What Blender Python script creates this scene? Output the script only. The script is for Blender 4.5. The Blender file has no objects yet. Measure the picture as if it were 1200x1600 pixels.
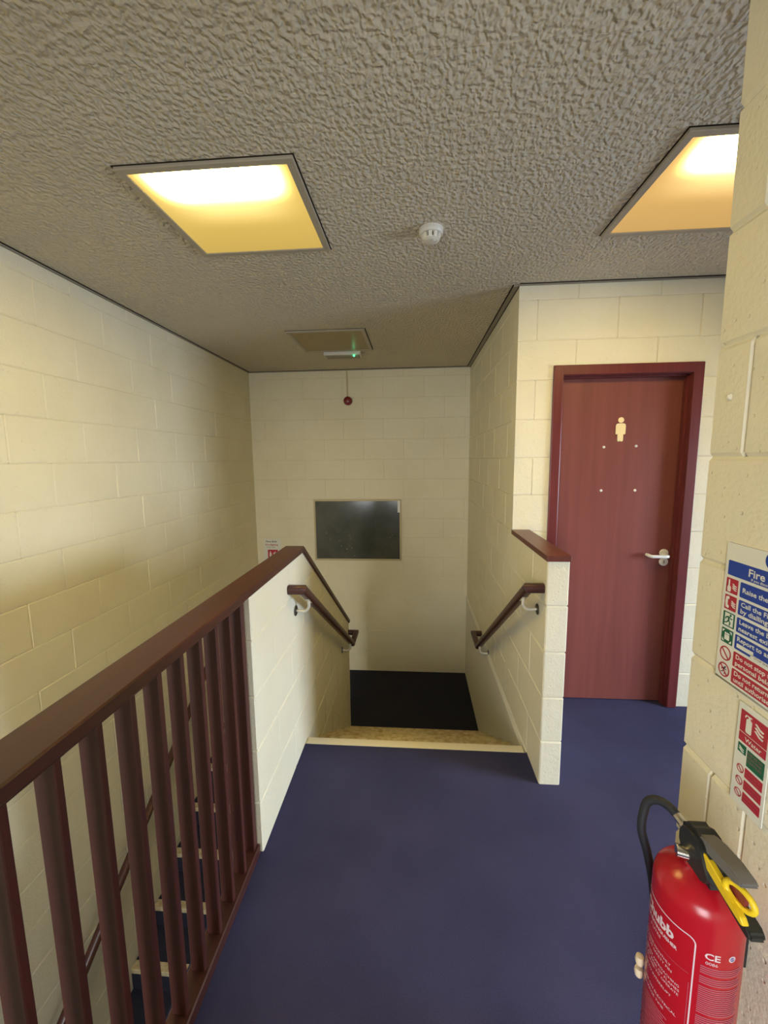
import bpy, bmesh, math, random
from mathutils import Vector, Matrix
random.seed(7)
C = bpy.context.scene.collection
S = bpy.context.scene
R = math.radians

# ------------------------------------------------------------------ camera, exposure, lights
CAM_H = 1.5788
def setup_camera():
    yw, pt, rl = R(4.3573), R(-7.3852), R(-0.6328)
    F = Vector((-math.sin(yw)*math.cos(pt), math.cos(yw)*math.cos(pt), math.sin(pt)))
    Rt = Vector((math.cos(yw), math.sin(yw), 0)); U = Rt.cross(F)
    R2 = Rt*math.cos(rl) + U*math.sin(rl); U2 = -Rt*math.sin(rl) + U*math.cos(rl)
    m = Matrix((R2, U2, -F)).transposed().to_4x4(); m.translation = (0, 0, CAM_H)
    cd = bpy.data.cameras.new('camera'); co = bpy.data.objects.new('camera', cd); C.objects.link(co)
    co.matrix_world = m
    cd.sensor_fit = 'HORIZONTAL'; cd.sensor_width = 36; cd.lens = 641.56/1200*36
    cd.clip_start = .02
    S.camera = co
setup_camera()
S.view_settings.view_transform = 'Standard'; S.view_settings.look = 'None'
S.view_settings.exposure = 0.0; S.view_settings.gamma = 1.0
S.view_settings.use_curve_mapping = False
w = bpy.data.worlds.new('world'); S.world = w; w.use_nodes = True
w.node_tree.nodes['Background'].inputs[0].default_value = (.55, .7, 1, 1)
w.node_tree.nodes['Background'].inputs[1].default_value = 0.3

def area(name, loc, direction, sx, sy, power, color, spread=180):
    l = bpy.data.lights.new(name, 'AREA'); l.shape = 'RECTANGLE'; l.size = sx; l.size_y = sy
    l.energy = power; l.color = color; l.spread = R(spread)
    o = bpy.data.objects.new(name, l); C.objects.link(o); o.location = loc
    o.rotation_euler = Vector(direction).to_track_quat('-Z', 'Y').to_euler()
    return o
# daylight through an assumed window on the right; added daylight fill behind the camera
area('daylight_right', (4.45, .95, 1.25), (-1, 0.05, -0.62), 1.2, 1.3, 142, (.70, .82, 1), 122)
area('daylight_fill_rear', (-.95, -2.75, 1.15), (0.34, 1, -0.48), 1.5, 1.9, 66, (.95, .98, 1), 110)
HOT = 112.0      # tubes glowing through the diffusers
GLOW = 0.60     # the rest of the yellowed diffuser

# ------------------------------------------------------------------ materials
def srgb(r, g, b):
    f = lambda c: (c/255/12.92) if c/255 <= .04045 else ((c/255+.055)/1.055)**2.4
    return (f(r), f(g), f(b), 1)
def nm(name, col=(.5,.5,.5,1), rough=.6, metal=0, spec=.5):
    m = bpy.data.materials.new(name); m.use_nodes = True
    b = m.node_tree.nodes['Principled BSDF']
    b.inputs['Base Color'].default_value = col; b.inputs['Roughness'].default_value = rough
    b.inputs['Metallic'].default_value = metal; b.inputs['Specular IOR Level'].default_value = spec
    return m, m.node_tree, b
def N(t, typ, **kw):
    n = t.nodes.new(typ)
    for k, v in kw.items():
        if k in n.inputs: n.inputs[k].default_value = v
        else: setattr(n, k, v)
    return n
def coords(t, scale=(1,1,1)):
    tc = N(t, 'ShaderNodeTexCoord'); mp = N(t, 'ShaderNodeMapping'); mp.inputs['Scale'].default_value = scale
    t.links.new(tc.outputs['Object'], mp.inputs['Vector']); return mp.outputs[0]
def bump(t, b, h, strength, dist, prev=None):
    n = N(t, 'ShaderNodeBump'); n.inputs['Strength'].default_value = strength; n.inputs['Distance'].default_value = dist
    t.links.new(h, n.inputs['Height'])
    if prev: t.links.new(prev, n.inputs['Normal'])
    t.links.new(n.outputs[0], b.inputs['Normal']); return n.outputs[0]
def mixcol(t, b, fac, c1, c2, inp='Base Color'):
    m = N(t, 'ShaderNodeMix', data_type='RGBA'); m.inputs[6].default_value = c1; m.inputs[7].default_value = c2
    t.links.new(fac, m.inputs[0]); t.links.new(m.outputs[2], b.inputs[inp]); return m
def ramp(t, src, p0, p1, c0=(0,0,0,1), c1=(1,1,1,1)):
    r = N(t, 'ShaderNodeValToRGB'); r.color_ramp.elements[0].position = p0; r.color_ramp.elements[1].position = p1
    r.color_ramp.elements[0].color = c0; r.color_ramp.elements[1].color = c1
    t.links.new(src, r.inputs[0]); return r.outputs[0]

def block_mat(name, col, col2):
    m, t, b = nm(name, col, .55, spec=.35)
    v = coords(t)
    n1 = N(t, 'ShaderNodeTexNoise', Scale=2.3, Detail=4.0); t.links.new(v, n1.inputs['Vector'])
    mixcol(t, b, ramp(t, n1.outputs[0], .35, .7), col, col2)
    n2 = N(t, 'ShaderNodeTexNoise', Scale=95.0, Detail=4.0, Roughness=.6); t.links.new(v, n2.inputs['Vector'])
    n3 = N(t, 'ShaderNodeTexNoise', Scale=22.0, Detail=3.0); t.links.new(v, n3.inputs['Vector'])
    p = bump(t, b, n3.outputs[0], .35, .006)
    p = bump(t, b, n2.outputs[0], .6, .0028, p)
    vo = N(t, 'ShaderNodeTexVoronoi', Scale=38.0); t.links.new(v, vo.inputs['Vector'])
    p = bump(t, b, ramp(t, vo.outputs['Distance'], .06, .16), .7, .0022, p)
    return m
M = {}
M['block'] = block_mat('painted_blockwork', srgb(233, 226, 200), srgb(227, 219, 190))
def plaster(name, col, sc=60, st=.3):
    m, t, b = nm(name, col, .6); v = coords(t)
    n = N(t, 'ShaderNodeTexNoise', Scale=float(sc), Detail=5.0); t.links.new(v, n.inputs['Vector']); bump(t, b, n.outputs[0], st, .002); return m
M['plaster'] = plaster('painted_plaster', srgb(226, 222, 206))
def ceiling_mat():
    m, t, b = nm('stippled_ceiling', srgb(186, 176, 162), .8, spec=.2)
    v = coords(t, (1, .8, 1))
    nz = N(t, 'ShaderNodeTexNoise', Scale=26.0, Detail=2.0); t.links.new(v, nz.inputs['Vector'])
    mx = N(t, 'ShaderNodeMix', data_type='RGBA'); mx.inputs[0].default_value = .015
    t.links.new(v, mx.inputs[6]); t.links.new(nz.outputs[1], mx.inputs[7])
    n = N(t, 'ShaderNodeTexNoise', Scale=66.0, Detail=1.0, Roughness=.4, Distortion=.0); t.links.new(mx.outputs[2], n.inputs['Vector'])
    p = bump(t, b, ramp(t, n.outputs[0], .33, .67), .95, .0082)
    n2 = N(t, 'ShaderNodeTexNoise', Scale=240.0, Detail=2.0); t.links.new(v, n2.inputs['Vector'])
    bump(t, b, n2.outputs[0], .3, .002, p)
    n3 = N(t, 'ShaderNodeTexNoise', Scale=1.6, Detail=3.0); t.links.new(v, n3.inputs['Vector'])
    mixcol(t, b, n3.outputs[0], srgb(214, 204, 182), srgb(203, 192, 168))
    return m
M['ceiling'] = ceiling_mat()
def carpet(name, c1, c2):
    m, t, b = nm(name, c1, .95, spec=.1); v = coords(t)
    n = N(t, 'ShaderNodeTexNoise', Scale=420.0, Detail=3.0); t.links.new(v, n.inputs['Vector'])
    n2 = N(t, 'ShaderNodeTexNoise', Scale=3.0, Detail=4.0); t.links.new(v, n2.inputs['Vector'])
    ma = N(t, 'ShaderNodeMath', operation='MULTIPLY_ADD'); t.links.new(n2.outputs[0], ma.inputs[0]); ma.inputs[1].default_value = .5
    t.links.new(n.outputs[0], ma.inputs[2])
    mixcol(t, b, ramp(t, ma.outputs[0], .45, 1.05), c1, c2)
    bump(t, b, n.outputs[0], .6, .003); return m
M['carpet'] = carpet('navy_carpet', srgb(44, 44, 72), srgb(70, 70, 102))
M['dark_carpet'] = carpet('charcoal_carpet', srgb(38, 39, 50), srgb(50, 51, 64))
def wood(name, c1, c2, rough=.3, axis='y', sc=1.0, coat=.0):
    m, t, b = nm(name, c1, rough)
    s = {'x': (2, 40, 40), 'y': (40, 2, 40), 'z': (40, 40, 2)}[axis]
    v = coords(t, tuple(q*sc for q in s))
    n = N(t, 'ShaderNodeTexNoise', Scale=1.0, Detail=6.0, Roughness=.6, Distortion=.4); t.links.new(v, n.inputs['Vector'])
    mixcol(t, b, ramp(t, n.outputs[0], .3, .72), c1, c2)
    bump(t, b, n.outputs[0], .12, .001)
    b.inputs['Coat Weight'].default_value = coat; b.inputs['Coat Roughness'].default_value = .2
    return m
M['wood_y'] = wood('mahogany_rail', srgb(60, 33, 27), srgb(80, 42, 33), .36, 'y')
M['wood_z'] = wood('mahogany_upright', srgb(66, 33, 29), srgb(82, 40, 34), .42, 'z')
M['door'] = wood('mahogany_door', srgb(118, 64, 57), srgb(132, 74, 66), .36, 'z', .45)
M['frame'] = wood('mahogany_frame', srgb(98, 42, 42), srgb(112, 50, 48), .32, 'z')
M['cap_dark'] = wood('mahogany_coping', srgb(92, 46, 38), srgb(112, 60, 48), .36, 'y')
def nosing():
    m, t, b = nm('pale_nosing', srgb(212, 198, 162), .7); v = coords(t)
    n = N(t, 'ShaderNodeTexNoise', Scale=26.0, Detail=6.0); t.links.new(v, n.inputs['Vector'])
    mixcol(t, b, ramp(t, n.outputs[0], .4, .75), srgb(204, 190, 152), srgb(160, 136, 94)); return m
M['nosing'] = nosing()
M['nosing_clean'] = plaster('clean_nosing', srgb(222, 212, 184), 90, .2)
def simple(name, col, rough=.5, metal=0, spec=.5): return nm(name, col, rough, metal, spec)[0]
M['white_plastic'] = simple('white_plastic', srgb(222, 218, 206), .35)
M['white_handle'] = simple('white_handle', srgb(236, 234, 226), .25)
M['sign_white'] = simple('sign_white', srgb(226, 226, 214), .35)
M['blue'] = simple('sign_blue', srgb(28, 62, 156), .35)
M['red'] = simple('sign_red', srgb(178, 34, 54), .35)
M['green'] = simple('sign_green', srgb(14, 96, 64), .35)
M['ink'] = simple('sign_ink', srgb(40, 40, 46), .5)
M['chrome'] = simple('chrome', srgb(225, 222, 214), .16, 1)
M['satin'] = simple('satin_metal', srgb(226, 220, 204), .3, .35)
M['steel'] = simple('dark_steel', srgb(120, 116, 110), .35, 1)
M['dark'] = simple('shade_and_dark_parts', srgb(52, 44, 34), .9, spec=.1)
M['trim'] = simple('ceiling_trim', srgb(150, 140, 122), .6)
M['fixture_frame'] = simple('fixture_frame', srgb(172, 162, 142), .5)
M['ext_red'] = nm('extinguisher_red', srgb(176, 22, 36), .26)[0]
M['ext_white'] = simple('print_white', srgb(222, 200, 206), .4)
M['ext_pink'] = simple('print_faint', srgb(176, 96, 110), .45)
M['rubber'] = simple('black_rubber', srgb(36, 38, 42), .55)
M['black_plastic'] = simple('black_plastic', srgb(38, 40, 40), .4)
M['grey_plastic'] = simple('grey_lever', srgb(112, 110, 108), .45)
M['yellow'] = simple('yellow_tag', srgb(242, 208, 40), .4)
M['tag_green'] = simple('green_tag', srgb(20, 110, 84), .4)
M['tag_red'] = simple('red_pin', srgb(134, 52, 50), .4)
M['cream_tie'] = simple('cream_tie', srgb(226, 208, 176), .5)
M['bell_red'] = simple('bell_red', srgb(120, 26, 26), .25)
M['cream_figure'] = simple('cream_figure', srgb(242, 222, 168), .45)
M['win_frame'] = simple('window_frame_paint', srgb(196, 182, 142), .5)
def glass_dark():
    m, t, b = nm('dark_glass', srgb(66, 68, 62), .13); v = coords(t)
    n = N(t, 'ShaderNodeTexNoise', Scale=3.0, Detail=5.0); t.links.new(v, n.inputs['Vector'])
    mx = mixcol(t, b, ramp(t, n.outputs[0], .35, .7), srgb(66, 69, 62), srgb(92, 94, 86))
    # scuff marks and whitish reflection specks painted near the bottom edge of the pane
    vo = N(t, 'ShaderNodeTexVoronoi', Scale=26.0); t.links.new(v, vo.inputs['Vector'])
    sp = ramp(t, vo.outputs['Distance'], .10, .22, (1,1,1,1), (0,0,0,1))
    n2 = N(t, 'ShaderNodeTexNoise', Scale=5.0, Detail=2.0); t.links.new(v, n2.inputs['Vector'])
    sx = N(t, 'ShaderNodeSeparateXYZ'); t.links.new(v, sx.inputs[0])
    low = N(t, 'ShaderNodeMapRange'); low.inputs[1].default_value = .85; low.inputs[2].default_value = .55
    t.links.new(sx.outputs[2], low.inputs[0])
    a = N(t, 'ShaderNodeMath', operation='MULTIPLY'); t.links.new(sp, a.inputs[0]); t.links.new(ramp(t, n2.outputs[0], .52, .7), a.inputs[1])
    a2 = N(t, 'ShaderNodeMath', operation='MULTIPLY'); t.links.new(a.outputs[0], a2.inputs[0]); t.links.new(low.outputs[0], a2.inputs[1])
    m2 = N(t, 'ShaderNodeMix', data_type='RGBA'); t.links.new(a2.outputs[0], m2.inputs[0]); t.links.new(mx.outputs[2], m2.inputs[6])
    m2.inputs[7].default_value = srgb(170, 168, 150); t.links.new(m2.outputs[2], b.inputs['Base Color'])
    return m
M['glass_dark'] = glass_dark()
def diffuser_mat(name, hue, x0, x1, hx0, hx1, y0, y1, hot):
    """Yellowed prismatic diffuser with the fluorescent tubes lying behind its near half."""
    m, t, b = nm(name, hue, .4)
    tc = N(t, 'ShaderNodeTexCoord'); s = N(t, 'ShaderNodeSeparateXYZ'); t.links.new(tc.outputs['Object'], s.inputs[0])
    def mr(src, a, c_, lo=0., hi=1.):
        q = N(t, 'ShaderNodeMapRange', interpolation_type='SMOOTHERSTEP')
        q.inputs[1].default_value = a; q.inputs[2].default_value = c_; q.inputs[3].default_value = lo; q.inputs[4].default_value = hi
        t.links.new(src, q.inputs[0]); return q.outputs[0]
    def mul(a, c_):
        q = N(t, 'ShaderNodeMath', operation='MULTIPLY')
        for i, v in enumerate((a, c_)):
            if isinstance(v, (int, float)): q.inputs[i].default_value = v
            else: t.links.new(v, q.inputs[i])
        return q.outputs[0]
    def powr(a, e):
        q = N(t, 'ShaderNodeMath', operation='POWER'); t.links.new(a, q.inputs[0]); q.inputs[1].default_value = e; return q.outputs[0]
    fx = mul(mr(s.outputs[0], x0, hx0), mr(s.outputs[0], x1, hx1))
    fy = mul(mr(s.outputs[1], y1, y0), mr(s.outputs[1], -.30, -.25, .25, 1.))
    hotf = mul(powr(mul(fx, fy), 2.6), hot)
    soft = mul(mul(mr(s.outputs[0], -.34, -.02), mr(s.outputs[0], .34, .02)), mr(s.outputs[1], .12, -.16, 0., .9))
    em2 = N(t, 'ShaderNodeEmission'); em2.inputs[0].default_value = (1, .80, .36, 1); t.links.new(soft, em2.inputs[1])
    em = N(t, 'ShaderNodeEmission'); em.inputs[0].default_value = (1, .72, .20, 1); t.links.new(hotf, em.inputs[1])
    base = N(t, 'ShaderNodeEmission'); base.inputs[0].default_value = hue; base.inputs[1].default_value = 1
    # warmer glow close to the tubes, duller towards the far edge
    k = N(t, 'ShaderNodeMapRange'); k.inputs[1].default_value = .3; k.inputs[2].default_value = -.3
    k.inputs[3].default_value = GLOW; k.inputs[4].default_value = GLOW*1.5
    t.links.new(s.outputs[1], k.inputs[0]); t.links.new(k.outputs[0], base.inputs[1])
    ad0 = N(t, 'ShaderNodeAddShader'); t.links.new(em.outputs[0], ad0.inputs[0]); t.links.new(em2.outputs[0], ad0.inputs[1])
    ad = N(t, 'ShaderNodeAddShader'); t.links.new(ad0.outputs[0], ad.inputs[0]); t.links.new(base.outputs[0], ad.inputs[1])
    ad2 = N(t, 'ShaderNodeAddShader'); t.links.new(ad.outputs[0], ad2.inputs[0])
    b.inputs['Base Color'].default_value = (.12, .09, .03, 1); t.links.new(b.outputs[0], ad2.inputs[1])
    t.links.new(ad2.outputs[0], t.nodes['Material Output'].inputs[0])
    return m
def led():
    m, t, b = nm('green_led', (0,0,0,1)); b.inputs['Emission Color'].default_value = (.08, 1, .35, 1); b.inputs['Emission Strength'].default_value = 4; return m
M['led'] = led()
M['brown_diffuser'] = simple('unlit_diffuser', srgb(150, 128, 74), .35)

# ------------------------------------------------------------------ helpers
def link(name, bm, mat, parent=None, smooth=False):
    bmesh.ops.recalc_face_normals(bm, faces=bm.faces)
    me = bpy.data.meshes.new(name); bm.to_mesh(me); bm.free()
    o = bpy.data.objects.new(name, me); C.objects.link(o)
    if mat: me.materials.append(mat if not isinstance(mat, str) else M[mat])
    if smooth:
        for p in me.polygons: p.use_smooth = True
        me.set_sharp_from_angle(angle=R(38))
    if parent:
        o.parent = parent; o.matrix_parent_inverse = Matrix.Translation(-parent.location) if parent.type == 'EMPTY' else Matrix()
    return o
def tag(o, label=None, cat=None, group=None, kind=None):
    if label: o['label'] = label
    if cat: o['category'] = cat
    if group: o['group'] = group
    if kind: o['kind'] = kind
    return o
def struct(o): o['kind'] = 'structure'; return o
def thing(name, loc, label, cat, group=None):
    o = bpy.data.objects.new(name, None); C.objects.link(o); o.location = loc; o.empty_display_size = .05
    return tag(o, label, cat, group)
def box(bm, x0, x1, y0, y1, z0, z1, bev=0, seg=1, frame=None):
    r = bmesh.ops.create_cube(bm, size=1)
    vs = r['verts']
    for v in vs:
        v.co = Vector(((x0+x1)/2 + v.co.x*(x1-x0), (y0+y1)/2 + v.co.y*(y1-y0), (z0+z1)/2 + v.co.z*(z1-z0)))
    if bev:
        es = list({e for v in vs for e in v.link_edges})
        g = bmesh.ops.bevel(bm, geom=es, offset=bev, segments=seg, affect='EDGES', profile=.5)
        vs = list(set(vs) & set(bm.verts)) + [v for v in g['verts'] if v.is_valid]
        vs = list({v for v in vs if v.is_valid})
    if frame:
        for v in vs: v.co = frame(*v.co)
    return vs
def nb(): return bmesh.new()
def bx(name, ext, mat, parent=None, bev=0, seg=1, smooth=False):
    bm = nb(); box(bm, *ext, bev=bev, seg=seg); return link(name, bm, mat, parent, smooth)
def tube(bm, pts, r, n=14, cap=True, up=None, closed=False):
    """round bar along points; r a number or a list"""
    pts = [Vector(p) for p in pts]; rings = []
    prev = None
    for i, p in enumerate(pts):
        a = pts[i-1] if i else p; b_ = pts[i+1] if i < len(pts)-1 else p
        if closed: a = pts[i-1]; b_ = pts[(i+1) % len(pts)]
        d = (b_-a).normalized()
        if prev is None:
            ref = Vector((0,0,1)) if abs(d.z) < .9 else Vector((1,0,0))
            x = d.cross(ref).normalized()
        else:
            x = (prev - d*prev.dot(d)).normalized()
        prev = x; y = d.cross(x)
        # widen the mitre so that bends keep their thickness
        rr = r[i] if isinstance(r, (list, tuple)) else r
        k = 1
        if 0 < i < len(pts)-1:
            d1 = (p-a).normalized(); d2 = (b_-p).normalized(); c_ = max(.5, math.sqrt((1+d1.dot(d2))/2)); k = 1/c_
            bis = (d2-d1)
            bis = bis.normalized() if bis.length > 1e-4 else None
        else: bis = None
        ring = []
        for j in range(n):
            th = 2*math.pi*j/n; off = (x*math.cos(th) + y*math.sin(th))*rr
            if bis is not None: off += bis*off.dot(bis)*(k-1)
            ring.append(bm.verts.new(p+off))
        rings.append(ring)
    m = len(rings)
    for i in range(m if closed else m-1):
        A, B = rings[i], rings[(i+1) % m]
        for j in range(n): bm.faces.new((A[j], A[(j+1) % n], B[(j+1) % n], B[j]))
    if cap and not closed:
        bm.faces.new(rings[0][::-1]); bm.faces.new(rings[-1])
def lathe(bm, prof, center=(0,0,0), axis='z', n=32, frame=None):
    """prof: (radius, height) list"""
    rings = []
    for (r, h) in prof:
        ring = []
        for j in range(n):
            th = 2*math.pi*j/n; a, b_ = r*math.cos(th), r*math.sin(th)
            co = {'z': (a, b_, h), 'y': (a, h, b_), 'x': (h, a, b_)}[axis]
            co = Vector(co)+Vector(center)
            ring.append(bm.verts.new(frame(*co) if frame else co))
        rings.append(ring)
    for A, B in zip(rings, rings[1:]):
        for j in range(n): bm.faces.new((A[j], A[(j+1) % n], B[(j+1) % n], B[j]))
    bm.faces.new(rings[0][::-1]); bm.faces.new(rings[-1])
def prism(bm, pts, n0, n1, frame):
    """outline pts (u,v) extruded n0..n1, mapped by frame(u,v,n)"""
    A = [bm.verts.new(frame(u, v, n0)) for u, v in pts]; B = [bm.verts.new(frame(u, v, n1)) for u, v in pts]
    k = len(pts)
    for i in range(k): bm.faces.new((A[i], A[(i+1) % k], B[(i+1) % k], B[i]))
    bm.faces.new(A[::-1]); bm.faces.new(B)
def rrect(u0, u1, v0, v1, r, n=4):
    out = []
    for cx, cy, a in ((u1-r, v1-r, 0), (u0+r, v1-r, 90), (u0+r, v0+r, 180), (u1-r, v0+r, 270)):
        for i in range(n+1):
            th = R(a+90*i/n); out.append((cx+r*math.cos(th), cy+r*math.sin(th)))
    return out
def disc(cx, cy, r, n=24): return [(cx+r*math.cos(2*math.pi*i/n), cy+r*math.sin(2*math.pi*i/n)) for i in range(n)]
def ringpoly(bm, cx, cy, r0, r1, n0, n1, frame, n=24):
    for i in range(n):
        a, b_ = 2*math.pi*i/n, 2*math.pi*(i+1)/n
        prism(bm, [(cx+r0*math.cos(a), cy+r0*math.sin(a)), (cx+r1*math.cos(a), cy+r1*math.sin(a)),
                   (cx+r1*math.cos(b_), cy+r1*math.sin(b_)), (cx+r0*math.cos(b_), cy+r0*math.sin(b_))], n0, n1, frame)
def text(bm, s, u, v, size, n, frame, width=None, bold=0.0, align='LEFT', div=0):
    cu = bpy.data.curves.new('t', 'FONT'); cu.body = s; cu.size = size; cu.offset = bold; cu.align_x = align
    cu.resolution_u = 2
    o = bpy.data.objects.new('t', cu); C.objects.link(o)
    bpy.context.view_layer.update()
    me = bpy.data.meshes.new_from_object(o.evaluated_get(bpy.context.evaluated_depsgraph_get()))
    bpy.data.objects.remove(o)
    k = 1
    if width:
        xs = [q.co.x for q in me.vertices]; k = width/(max(xs)-min(xs))
    t = nb(); t.from_mesh(me)
    if div: bmesh.ops.subdivide_edges(t, edges=[e for e in t.edges if e.calc_length() > div], cuts=2)
    mp = {q: bm.verts.new(frame(u+q.co.x*k, v+q.co.y, n)) for q in t.verts}
    for f in t.faces:
        try: bm.faces.new([mp[q] for q in f.verts])
        except ValueError: pass
    t.free(); bpy.data.meshes.remove(me)

def chamfer_block(bm, lo, hi, c, axis):
    """one building block; c = dict of chamfers for ((axis0 lo,hi),(1),(2))"""
    V = {}
    for su in (0, 1):
        for sv in (0, 1):
            for sw in (0, 1):
                s = (su, sv, sw); base = [hi[i] if s[i] else lo[i] for i in range(3)]
                ins = [c[i][s[i]]*(-1 if s[i] else 1) for i in range(3)]
                for f in range(3):
                    V[(s, f)] = bm.verts.new([base[i] + (0 if i == f else ins[i]) for i in range(3)])
    def face(keys): 
        try: bm.faces.new([V[k] for k in keys])
        except ValueError: pass
    for f in range(3):
        a, b_ = [i for i in range(3) if i != f]
        for sf in (0, 1):
            ks = []
            for p, q in ((0,0), (1,0), (1,1), (0,1)):
                s = [0]*3; s[f] = sf; s[a] = p; s[b_] = q; ks.append((tuple(s), f))
            face(ks)
    for e in range(3):
        a, b_ = [i for i in range(3) if i != e]
        for p in (0, 1):
            for q in (0, 1):
                s0 = [0]*3; s0[a] = p; s0[b_] = q; s1 = list(s0); s1[e] = 1; s0, s1 = tuple(s0), tuple(s1)
                face([(s0, a), (s1, a), (s1, b_), (s0, b_)])
    for s in [(i, j, k) for i in (0, 1) for j in (0, 1) for k in (0, 1)]: face([(s, 0), (s, 1), (s, 2)])
def block_wall(name, run, u0, u1, w0, w1, z0, z1, even, odd, free=(False, False), holes=(), extra=None, cuts=(), parent=None, mat='block', g=.0052):
    """a wall of painted blocks along axis `run` ('x' or 'y'); perpend phases for even and odd courses"""
    bm = nb(); H = .225; L = .45; k0 = math.floor(z0/H+1e-6); k1 = math.ceil(z1/H-1e-6)
    for k in range(k0, k1):
        za, zb = max(z0, k*H), min(z1, (k+1)*H)
        ph = even if k % 2 == 0 else odd
        js = []; q = ph + math.floor((u0-ph)/L)*L
        while q < u1:
            if q > u0+.02: js.append(q)
            q += L
        js = [j for j in js if j < u1-.02]
        if extra and k in extra: js = sorted(js+extra[k])
        es = [u0]+js+[u1]
        for i in range(len(es)-1):
            a, b_ = es[i], es[i+1]
            gv = g*(.62 if g > .007 else 1); ca = gv if (i > 0 or free[0]) else 0; cb = gv if (i < len(es)-2 or free[1]) else 0
            rects = [(a, b_, za, zb, ca, cb, g if za > z0+1e-6 else 0, g if zb < z1-1e-6 else 0)]
            for (h0, h1, hz0, hz1) in holes:
                out = []
                for (a1, b1, c1, d1, ca1, cb1, cc1, cd1) in rects:
                    if b1 <= h0 or a1 >= h1 or d1 <= hz0 or c1 >= hz1: out.append((a1, b1, c1, d1, ca1, cb1, cc1, cd1)); continue
                    if a1 < h0: out.append((a1, h0, c1, d1, ca1, 0, cc1, cd1)); a1, ca1 = h0, 0
                    if b1 > h1: out.append((h1, b1, c1, d1, 0, cb1, cc1, cd1)); b1, cb1 = h1, 0
                    if c1 < hz0: out.append((a1, b1, c1, hz0, ca1, cb1, cc1, 0))
                    if d1 > hz1: out.append((a1, b1, hz1, d1, ca1, cb1, 0, cd1))
                rects = out
            for (a1, b1, c1, d1, ca1, cb1, cc1, cd1) in rects:
                j = random.uniform(-.0007, .0007)
                cw = (g*.8, g*.8)
                if run == 'x': lo, hi, cc = (a1, w0+j, c1), (b1, w1+j, d1), ((ca1, cb1), cw, (cc1, cd1))
                else: lo, hi, cc = (w0+j, a1, c1), (w1+j, b1, d1), (cw, (ca1, cb1), (cc1, cd1))
                chamfer_block(bm, lo, hi, cc, run)
    bmesh.ops.remove_doubles(bm, verts=bm.verts, dist=1e-6)
    bmesh.ops.dissolve_degenerate(bm, edges=bm.edges, dist=1e-6)
    for (co, no) in cuts:
        bmesh.ops.bisect_plane(bm, geom=list(bm.verts)+list(bm.edges)+list(bm.faces), plane_co=co, plane_no=no, clear_outer=True)
    return struct(link(name, bm, mat, parent))

# ------------------------------------------------------------------ dimensions
XL, XR, YB, ZC, YD = -1.866, .599, 4.657, 2.561, 2.552
YP, XP2 = 1.8626, .698
YH, XH1, XH0, YE = 1.4315, -.6133, -.7133, 3.602
XN, YN = .635, .9506
ZL = -.96
YREAR, XRIGHT = -2.6, 4.3

# ------------------------------------------------------------------ setting
block_wall('wall_left', 'y', YREAR, YB, XL-.1, XL, -2.7, ZC, .20, .425)
block_wall('wall_back', 'x', XL-.1, XR+.1, YB, YB+.1, -2.7, ZC, .10, .325, g=.0035)
block_wall('wall_right', 'y', YD+.1, YB, XR, XP2, ZL-.3, ZC, .29, .065)
block_wall('wall_door', 'x', XR, XRIGHT, YD, YD+.1, -.2, ZC, .705, .93, holes=[(.846, 1.598, -.21, 2.066)])
block_wall('wall_near', 'y', YREAR, YN, XN, XN+.1, 0, ZC, .632, .857, free=(False, True), extra={3: [.762]}, g=.0085)
block_wall('wall_parapet', 'y', YP, YD, XR, XP2, 0.0, 1.1096, .29, .065, free=(True, False), g=.006)
sl = Vector((0, .10044, .14476)).normalized()
block_wall('wall_divider', 'y', YH, YE, XH0, XH1, -2.7, 1.083, .10, .325, free=(True, True), cuts=[((0, 2.154, 1.083), (0, 1.004, 1.4475))], g=.006)
bx('wall_rear', (XL-.1, XRIGHT, YREAR-.1, YREAR, -2.7, .2), 'plaster')['kind'] = 'structure'
def rear():
    bm = nb(); box(bm, XL-.1, -1.75, YREAR-.1, YREAR, .2, ZC); box(bm, -.15, XRIGHT, YREAR-.1, YREAR, .2, ZC); box(bm, -1.75, -.15, YREAR-.1, YREAR, 2.2, ZC)
    struct(link('wall_rear', bm, 'plaster'))
    bm = nb(); box(bm, XRIGHT, XRIGHT+.1, YREAR-.1, YD+.1, -.2, .65); box(bm, XRIGHT, XRIGHT+.1, YREAR-.1, .35, .65, ZC)
    box(bm, XRIGHT, XRIGHT+.1, 1.55, YD+.1, .65, ZC); box(bm, XRIGHT, XRIGHT+.1, .35, 1.55, 1.95, ZC)
    struct(link('wall_east', bm, 'plaster'))
rear()
bx('ceiling', (XL-.1, XRIGHT+.1, YREAR-.1, YB+.1, ZC, ZC+.12), 'ceiling')['kind'] = 'structure'
def floors():
    bm = nb()
    box(bm, XH0, XRIGHT+.1, YREAR, 2.076, -.2, 0); box(bm, XR, XRIGHT+.1, 2.076, YD+.5, -.2, 0)
    struct(link('floor', bm, 'carpet'))
    bx('floor_landing', (XL, XR, 3.382, YB, ZL-.2, ZL), 'dark_carpet')['kind'] = 'structure'
    bx('floor_lower', (XL, XH0, YREAR, 1.3, -2.7, -2.5), 'dark_carpet')['kind'] = 'structure'
floors()
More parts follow.
